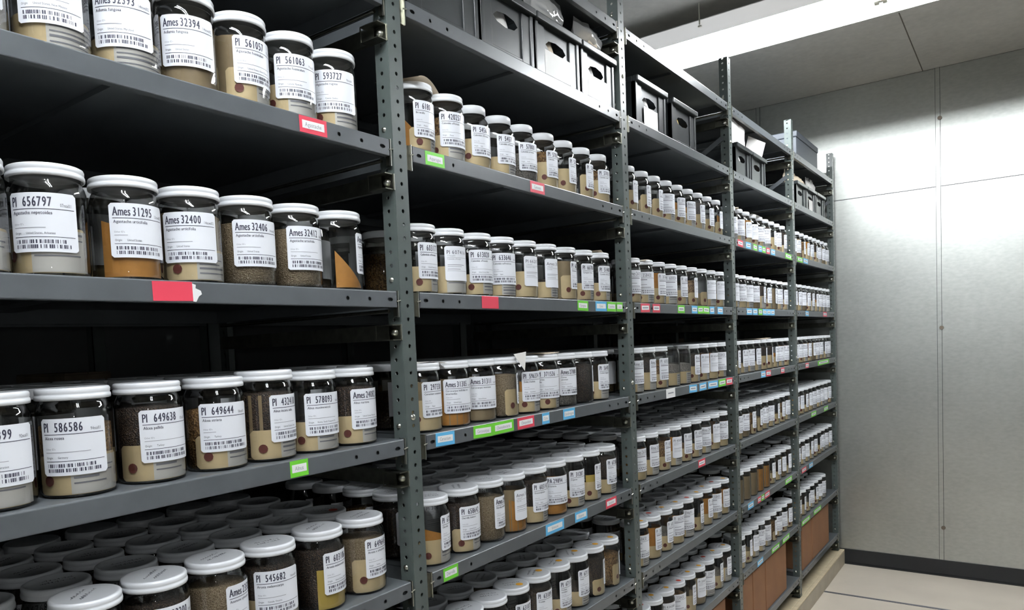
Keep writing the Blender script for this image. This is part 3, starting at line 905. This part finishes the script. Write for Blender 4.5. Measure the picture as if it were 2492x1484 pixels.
for i in range(9): rearjar(2, 5, 1, i)
for l in (4, 5):
    for i in range(9): rearjar(3, l, 1, i)

# all the remaining jars of the deeper rows: one object
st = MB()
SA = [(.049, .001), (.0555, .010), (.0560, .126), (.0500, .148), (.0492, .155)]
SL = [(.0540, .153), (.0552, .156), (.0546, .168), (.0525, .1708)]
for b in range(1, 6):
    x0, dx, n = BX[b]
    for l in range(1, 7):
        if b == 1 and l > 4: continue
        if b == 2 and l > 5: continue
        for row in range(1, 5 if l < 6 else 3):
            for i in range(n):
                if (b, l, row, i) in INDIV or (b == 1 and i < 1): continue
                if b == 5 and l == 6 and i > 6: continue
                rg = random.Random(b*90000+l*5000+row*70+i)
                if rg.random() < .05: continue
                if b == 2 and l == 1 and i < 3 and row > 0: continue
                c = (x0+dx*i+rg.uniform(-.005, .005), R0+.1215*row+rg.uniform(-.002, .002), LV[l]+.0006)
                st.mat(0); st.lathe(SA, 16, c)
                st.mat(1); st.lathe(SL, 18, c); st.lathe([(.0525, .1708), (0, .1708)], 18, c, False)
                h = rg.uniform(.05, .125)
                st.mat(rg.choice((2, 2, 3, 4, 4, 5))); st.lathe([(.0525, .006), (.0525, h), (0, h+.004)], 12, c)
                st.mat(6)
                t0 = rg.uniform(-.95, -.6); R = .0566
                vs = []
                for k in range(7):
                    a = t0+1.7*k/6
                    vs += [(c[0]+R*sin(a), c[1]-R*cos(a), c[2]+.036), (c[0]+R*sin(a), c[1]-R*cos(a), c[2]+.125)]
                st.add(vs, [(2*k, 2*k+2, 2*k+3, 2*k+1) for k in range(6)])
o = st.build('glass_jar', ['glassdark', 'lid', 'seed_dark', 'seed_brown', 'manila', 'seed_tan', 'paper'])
tag(o, 'remaining jars in the dark deeper rows behind the front jars', 'jars', kind='stuff')

# ------------------------------------------------------------------ crates on the upper shelf
def crate(x0, x1, z, h, label, paper, behind, lidlight=False):
    xm = (x0+x1)/2; y0 = .012; y1 = .40
    e = empty('plastic_crate', (xm, (y0+y1)/2, z+.001), label, 'crate', 'black crates on the upper shelf')
    hw = (x1-x0)/2; cy = (y0+y1)/2
    m = MB()
    fr = y0-cy
    # front panel with handle opening
    hz = h*.62; hr = hw*.46; hh = h*.115
    def fn(a, b_): return (a, fr+.010, b_)
    holecell(m, -hw+.014, hw-.014, h*.40, h*.84, 0, hz, hr, hh, fn)
    m.add([fn(-hw+.014, 0.004), fn(hw-.014, .004), fn(hw-.014, h*.40), fn(-hw+.014, h*.40)], [(0, 1, 2, 3)])
    m.add([fn(-hw+.014, h*.84), fn(hw-.014, h*.84), fn(hw-.014, h), fn(-hw+.014, h)], [(0, 1, 2, 3)])
    # raised flanks, corner ribs, floor, other walls
    m.box(-hw, -hw+.016, fr, fr+.02, 0, h); m.box(hw-.016, hw, fr, fr+.02, 0, h)
    m.box(-hw+.016, -hw*.58, fr+.004, fr+.010, .004, h*.9); m.box(hw*.58, hw-.016, fr+.004, fr+.010, .004, h*.9)
    m.box(-hw*.58, hw*.58, fr+.006, fr+.010, .004, h*.10)
    m.box(-hw, -hw+.004, fr, -fr, 0, h); m.box(hw-.004, hw, fr, -fr, 0, h)
    m.box(-hw, hw, -fr-.004, -fr, 0, h); m.box(-hw+.002, hw-.002, fr+.004, -fr, 0, .004)
    body = m.build('crate_body', 'crate', e); bevel(body, .0015, 2)
    r = MB()
    r.box(-hw-.003, hw+.003, fr-.011, fr+.012, h-.012, h+.010)
    r.box(-hw-.003, -hw+.006, fr+.012, -fr+.008, h-.012, h+.010); r.box(hw-.006, hw+.003, fr+.012, -fr+.008, h-.012, h+.010)
    r.box(-hw+.006, hw-.006, -fr-.006, -fr+.008, h-.012, h+.010)
    bevel(r.build('rim', 'crate', e), .004, 3)
    if paper:
        p = MB(); pw, pz0, pz1 = paper
        p.box(-hw*pw, hw*pw, fr+.0035, fr+.0038, h*pz0, h*pz1)
        p.build('paper_card', 'whitebag', e)
    if behind:
        q = MB(); mt, fx0, fx1 = behind
        q.lathe([(0, 0), (.05, .01), (.062, .08), (.05, h*.78), (0, h*.86)], 16, (hw*(fx0+fx1)/2, fr+.078, .006))
        o = q.build('seed_bag', mt, e); o.scale = (max(.4, hw*(fx1-fx0)/.12), 1, 1)
        o.location = (0, 0, 0)
    return e
H0 = .165
z0 = LV[0]
crate(1.36, 1.652, z0, H0, 'black plastic crate at the left end of the second bay\'s upper shelf', None, ('whitebag', -.4, .4))
crate(1.664, 1.932, z0, H0, 'black plastic crate second from left on the second bay\'s upper shelf', None, ('whitebag', -.4, .5))
crate(1.944, 2.214, z0, H0, 'black crate with white card, third from left on the second bay\'s upper shelf', (.58, .05, .50), ('bagpaper', -.5, .3))
crate(2.228, 2.485-.012, z0, H0, 'black crate with white card at right end of the second bay\'s upper shelf', (.58, .05, .50), ('whitebag', -.5, .3))
crate(2.655, 2.945, z0, H0, 'black plastic crate with white card at left end of the third bay\'s upper shelf', (.46, .04, .48), ('whitebag', -.4, .4))
crate(3.010, 3.290, z0, H0, 'black plastic crate with mustard packet behind handle, middle of the third bay\'s upper shelf', None, ('yellow', -.5, .1))
crate(3.855, 4.110, z0, H0-.02, 'black crate under the white packet at left of the fourth bay\'s upper shelf', None, ('whitebag', -.4, .3))
crate(4.125, 4.385, z0, H0-.02, 'black crate under the tilted card, middle of the fourth bay\'s upper shelf', None, ('orange', -.6, 0))
crate(5.09, 5.36, z0, H0-.025, 'black crate at left end of the farthest bay\'s upper shelf under cream packets', None, ('orange', -.6, 0))
crate(5.372, 5.64, z0, H0-.025, 'black crate with small white card, middle of the farthest bay\'s upper shelf', (.40, .05, .55), ('bagpaper', -.4, .3))
crate(5.652, 5.92, z0, H0-.025, 'black crate at right end of the farthest bay\'s upper shelf near the metal wall', None, ('whitebag', -.5, .3))

def pouch(name, mat, x, y, z, w_, h, t, label, cat, seed, rx=0.0, rz=0.0, ry=0.0, print_=False, crump=.006):
    """a filled crumpled packet: two bulged sheets joined at the rim"""
    rg = random.Random(seed); n, k = 12, 14
    ph = [rg.uniform(0, 6.28) for _ in range(6)]
    m = MB(); m.mat(0, True)
    for s in (-1, 1):
        vs = []; fs = []
        for j in range(k+1):
            for i in range(n+1):
                u = i/n*2-1; v = j/k
                bul = (max(0, 1-u*u)**.5)*(sin(pi*min(1, v*1.15+.02))**.6 if v < .85 else .12)
                d = s*t*bul/2 + crump*(sin(5*u+ph[0]+4*v)*sin(7*v+ph[1])+.6*sin(11*u+ph[2])*sin(9*v+ph[3]))*(1-abs(u)**4)
                xx = u*w_/2*(1+.05*sin(6*v+ph[4]))
                vs.append((xx, d, v*h+.008*u*sin(ph[5])*v))
        for j in range(k):
            for i in range(n):
                q = (j*(n+1)+i, j*(n+1)+i+1, (j+1)*(n+1)+i+1, (j+1)*(n+1)+i)
                fs.append(q if s < 0 else tuple(reversed(q)))
        m.add(vs, fs)
    o = m.build(name, mat, None, (x, y, z))
    o.rotation_euler = (rx, ry, rz)
    tag(o, label, cat)
    return o
zt = z0+H0+.002
ob = pouch('plastic_bag', 'bag', 2.055, .046, zt+.012, .23, .096, .06, 'clear plastic bag with printed slip standing in the third crate of the second bay', 'bag', 3, rx=-.05)
m = MB(); m.box(-.07, .06, -.001, 0, .02, .095); m.mat(1); m.box(-.05, .04, -.0016, -.001, .045, .054); m.box(-.05, .02, -.0016, -.001, .065, .069); m.box(-.05, .0, -.0016, -.001, .078, .082)
tag(m.build('printed_slip', ['whitebag', 'grey'], ob, (0, 0, 0)), 'printed paper slip inside the bag')
ob = pouch('plastic_bag', 'bag', 2.342, .046, zt+.012, .18, .092, .06, 'clear plastic bag with pale seeds in the crate beside the second post', 'bag', 5, rx=-.05)
m = MB(); m.lathe([(0, 0), (.05, .004), (.06, .03), (.035, .055), (0, .06)], 14); o = m.build('seed_filling', 'bagpaper', ob, (0, 0, .002)); o.scale = (1.3, .45, 1)
pouch('plastic_bag', 'bag', 1.78, .046, zt+.012, .21, .095, .05, 'clear plastic bag standing in the second crate of the second bay', 'bag', 8)
pouch('plastic_bag', 'bag', 1.46, .42, LV[1]+.001, .13, .15, .05, 'clear crumpled plastic bag behind the first perforated post on the top jar shelf', 'bag', 12, rz=-.5)
pouch('paper_packet', 'whitebag', 3.965, .032, z0+H0-.02+.012, .23, .116, .022, 'tall white paper packet standing on the fourth bay\'s left crate', 'packet', 21, crump=.002)
m = MB(); m.box(-.062, .062, -.0015, 0, 0, .085); o = m.build('paper_card', 'whitebag', None, (4.29, .05, z0+H0+.012)); o.rotation_euler = (.1, .25, -.55)
tag(o, 'white card tilted on the middle crate of the fourth bay', 'card')
pouch('paper_packet', 'bagpaper', 5.17, .08, z0+H0-.009, .14, .110, .04, 'cream paper packet leaning at left on the farthest bay\'s crates', 'packet', 31, ry=-.2)
pouch('paper_packet', 'bagpaper', 5.46, .08, z0+H0-.009, .30, .075, .06, 'flat cream packet lying across the farthest bay\'s crates', 'packet', 33, ry=.05)
pouch('paper_packet', 'whitebag', 5.70, .08, z0+H0-.012, .10, .115, .04, 'narrow white packet upright on the farthest bay\'s right crate', 'packet', 35)
pouch('paper_packet', 'whitebag', 5.83, .08, z0+H0-.012, .11, .115, .04, 'white packet nearest the metal wall on the farthest bay\'s right crate', 'packet', 36)
pouch('paper_packet', 'bagpaper', 4.58, .10, z0+.020, .09, .15, .03, 'tall cream packet leaning on the fourth bay\'s right post', 'packet', 37, ry=.35)
pouch('paper_packet', 'orange', 4.55, .22, z0+.002, .16, .08, .05, 'ochre packet low beside the fourth bay\'s middle crate', 'packet', 38)
pouch('paper_packet', 'kraft', 3.45, .20, z0+.002, .26, .075, .06, 'brown kraft packet lying right of the third bay\'s mustard crate', 'packet', 39)

def box(x0, x1, y0, y1, z, h, mat, label, tape=True, name='cardboard_box'):
    e = empty(name, ((x0+x1)/2, (y0+y1)/2, z+.001), label, 'box')
    hw, hd = (x1-x0)/2, (y1-y0)/2
    m = MB(); m.box(-hw, hw, -hd, hd, 0, h); bevel(m.build('box_body', mat, e), .003)
    m = MB(); m.box(-hw+.002, -.001, -hd+.002, hd-.002, h, h+.004); m.box(.001, hw-.002, -hd+.002, hd-.002, h, h+.004)
    m.build('flap', mat, e)
    return e
# slate box on the very top of the farthest bay, with its lid
e = empty('storage_box', (5.53, .16, LV[-1]+.001), 'slate grey lidded box alone on the very top of the farthest bay', 'box')
m = MB(); m.box(-.34, .27, -.13, .13, 0, .135); bevel(m.build('box_body', 'darkbox', e), .004)
m = MB(); m.box(-.345, .275, -.135, .135, .135, .175); bevel(m.build('box_lid', 'darkbox', e), .006)
BZ = LV[7]
BH = .288
bxs = [(2.66, 2.93, 3, 'left'), (2.95, 3.22, 3, 'middle'), (3.24, 3.52, 3, 'right'), (3.80, 3.965, 4, 'leftmost'), (3.975, 4.205, 4, 'second'), (4.215, 4.655, 4, 'wide'),
       (5.06, 5.33, 5, 'left'), (5.345, 5.87, 5, 'wide')]
for x0, x1, b, wd in bxs:
    box(x0, x1, .012, .45, BZ, BH, 'cardboard', '%s brown cardboard box on the bottom shelf of the %s bay' % (wd, BAY[b]))

# paper slips lying on lids
def slip(x, y, z, w_, d, mat, label, rz, curl=.01):
    m = MB(); m.mat(0, True); n = 8; vs = []; fs = []
    for i in range(n+1):
        u = i/n*2-1
        zz = -curl*u*u
        vs += [(u*w_/2, -d/2, zz), (u*w_/2, d/2, zz), (u*w_/2, -d/2, zz+.0006), (u*w_/2, d/2, zz+.0006)]
    for i in range(n):
        a = 4*i; b_ = a+4
        fs += [(a, a+1, b_+1, b_), (a+2, b_+2, b_+3, a+3), (a, b_, b_+2, a+2), (a+1, a+3, b_+3, b_+1)]
    m.add(vs, fs)
    o = m.build('paper_slip', mat, None, (x, y, z)); o.rotation_euler[2] = rz
    return tag(o, label, 'paper slip')
def lt(l): return LV[l]+.1735
slip(1.435, .085, lt(1)+.016, .155, .115, 'bagpaper', 'beige paper circle curling over the first jar lid of the second bay\'s top jar shelf', .35, .016)
slip(2.40, .085, lt(2)+.001, .13, .09, 'bagpaper', 'beige card lying on the last jar lid before the second post', .25, -.006)
slip(2.775, .08, lt(2)+.003, .13, .09, 'bagpaper', 'beige curled paper on the second jar lid of the third bay\'s second jar shelf', .2, .008)
slip(1.42, .075, lt(3)+.001, .11, .08, 'whitebag', 'creased white slip on the first jar lid of the second bay\'s third jar shelf', -.2, .006)
slip(1.995, .085, lt(3)+.001, .13, .10, 'bagpaper', 'flat pale card on the sixth jar lid of the second bay\'s third jar shelf', .1, -.003)
slip(4.27, .08, lt(1)+.001, .20, .10, 'whitebag', 'white paper sheet spread over jar lids on the fourth bay\'s top jar shelf', 0, .004)
slip(4.35, .08, lt(3)+.002, .30, .10, 'bagpaper', 'long pale paper lying over jar lids on the fourth bay\'s third jar shelf', 0, -.004)
slip(3.93, .07, lt(1)+.003, .10, .08, 'bagpaper', 'curled cream slip on the first jar lid of the fourth bay\'s top jar shelf', .3, .008)
m = MB(); m.add([(-.03, 0, .03), (.035, 0, .035), (.022, -.002, -.02), (-.03, .0012, .0306), (.035, .0012, .0356), (.022, -.0008, -.0194)], [(0, 2, 1), (3, 4, 5), (0, 1, 4, 3), (1, 2, 5, 4), (2, 0, 3, 5)])
o = m.build('paper_slip', 'whitebag', None, (1.785, .012, LV[3]+.150))
tag(o, 'white triangular paper corner hanging over a jar lid on the second bay\'s third jar shelf', 'paper slip')

# ------------------------------------------------------------------ the neighbouring rack behind
rk2 = empty('shelving_rack', (0, 0, 0), 'dim second steel shelving rack standing back to back behind the jar shelves', 'shelving rack')
YB2 = DEP+.06
m = MB()
for n in range(6):
    for y in (YB2, YB2+.70):
        m2 = MB(); m2.box(PE[n]-FW, PE[n], y, y+.003, .02, 2.8); m2.box(PE[n]-FW, PE[n]-FW+.003, y, y+.04, .02, 2.8)
        m2.build('post', 'post', rk2)
for l in range(0, 8):
    m2 = MB(); m2.box(PE[0], PE[5], YB2+.002, YB2+.004, LV[l]-.04, LV[l]); m2.box(PE[0], PE[5], YB2+.004, YB2+.70, LV[l]-.003, LV[l])
    m2.build('shelf', 'shelf', rk2)
    if l:
        rg = random.Random(l)
        for n in range(1, 6):
            x = PE[n-1]+.05
            while x < PE[n]-.31 and l == 3:
                wd = rg.uniform(.12, .3); h = rg.uniform(.08, .2)
                tag(box(x, x+wd, YB2+.05, YB2+.35, LV[l], h, 'dim', 'dim carton on the unlit rear rack behind the jar shelves'), group='dim cartons on the rear rack')
                x += wd+.05

# ------------------------------------------------------------------ fluorescent fixtures
def fixture(x0, x1, y0, y1, label):
    e = empty('fluorescent_fixture', ((x0+x1)/2, (y0+y1)/2, 3.45), label, 'light fixture')
    hw = (x1-x0)/2; hd = (y1-y0)/2
    m = MB()
    m.box(-hw, hw, -hd, hd, .088, .092)
    m.box(-hw, hw, -hd, -hd+.002, 0, .088); m.box(-hw, hw, hd-.002, hd, 0, .088)
    m.build('housing', 'white', e)
    for sx in (-1, 1):
        m = MB(); m.box(min(sx*hw, sx*(hw-.002)), max(sx*hw, sx*(hw-.002)), -hd+.002, hd-.002, 0, .088)
        tag(m.build('side_diffuser', 'diffuser', e), 'softly glowing translucent side strip')
    m = MB()
    vs = [(-hw+.003, -hd+.003, .004), (-.06, -hd+.003, .07), (.06, -hd+.003, .07), (hw-.003, -hd+.003, .004)]
    vs += [(a, hd-.003, c) for a, b_, c in vs]
    m.add(vs, [(0, 1, 5, 4), (1, 2, 6, 5), (2, 3, 7, 6)])
    m.build('reflector', 'white', e)
    n = 2; L = (2*hd-.04)/n
    for sx in (-.10, .10):
        for k in range(n):
            t = MB(); ya = -hd+.02+k*L
            t.tube((sx, ya+.03, .040), (sx, ya+L-.03, .040), .019, 14)
            to = t.build('tube', 'tube', e)
            for y1_, y2_, y3_ in ((ya+.03, ya+.010, ya), (ya+L-.03, ya+L-.010, ya+L)):
                t = MB(); t.tube((sx, y1_, .040), (sx, y2_, .040), .0195, 12)
                t.tube((sx, y2_, .040), (sx, y3_, .040), .010, 8)
                t.build('end_cap', 'zinc', to)
    for yy in (-hd*.6, hd*.6, .2):
        t = MB(); t.tube((-hw-.012, yy, .06), (-hw-.012, yy, .176), .004, 6); t.box(-hw-.014, -hw, yy-.01, yy+.01, .05, .056)
        t.build('hanger', 'zinc', e)
    return e
fixture(4.07, 4.475, -1.95, .80, 'long bright fluorescent fixture under the metal ceiling in front of the far wall')
fixture(0.0, .405, -2.1, .50, 'fluorescent fixture under the ceiling above the near end of the aisle')
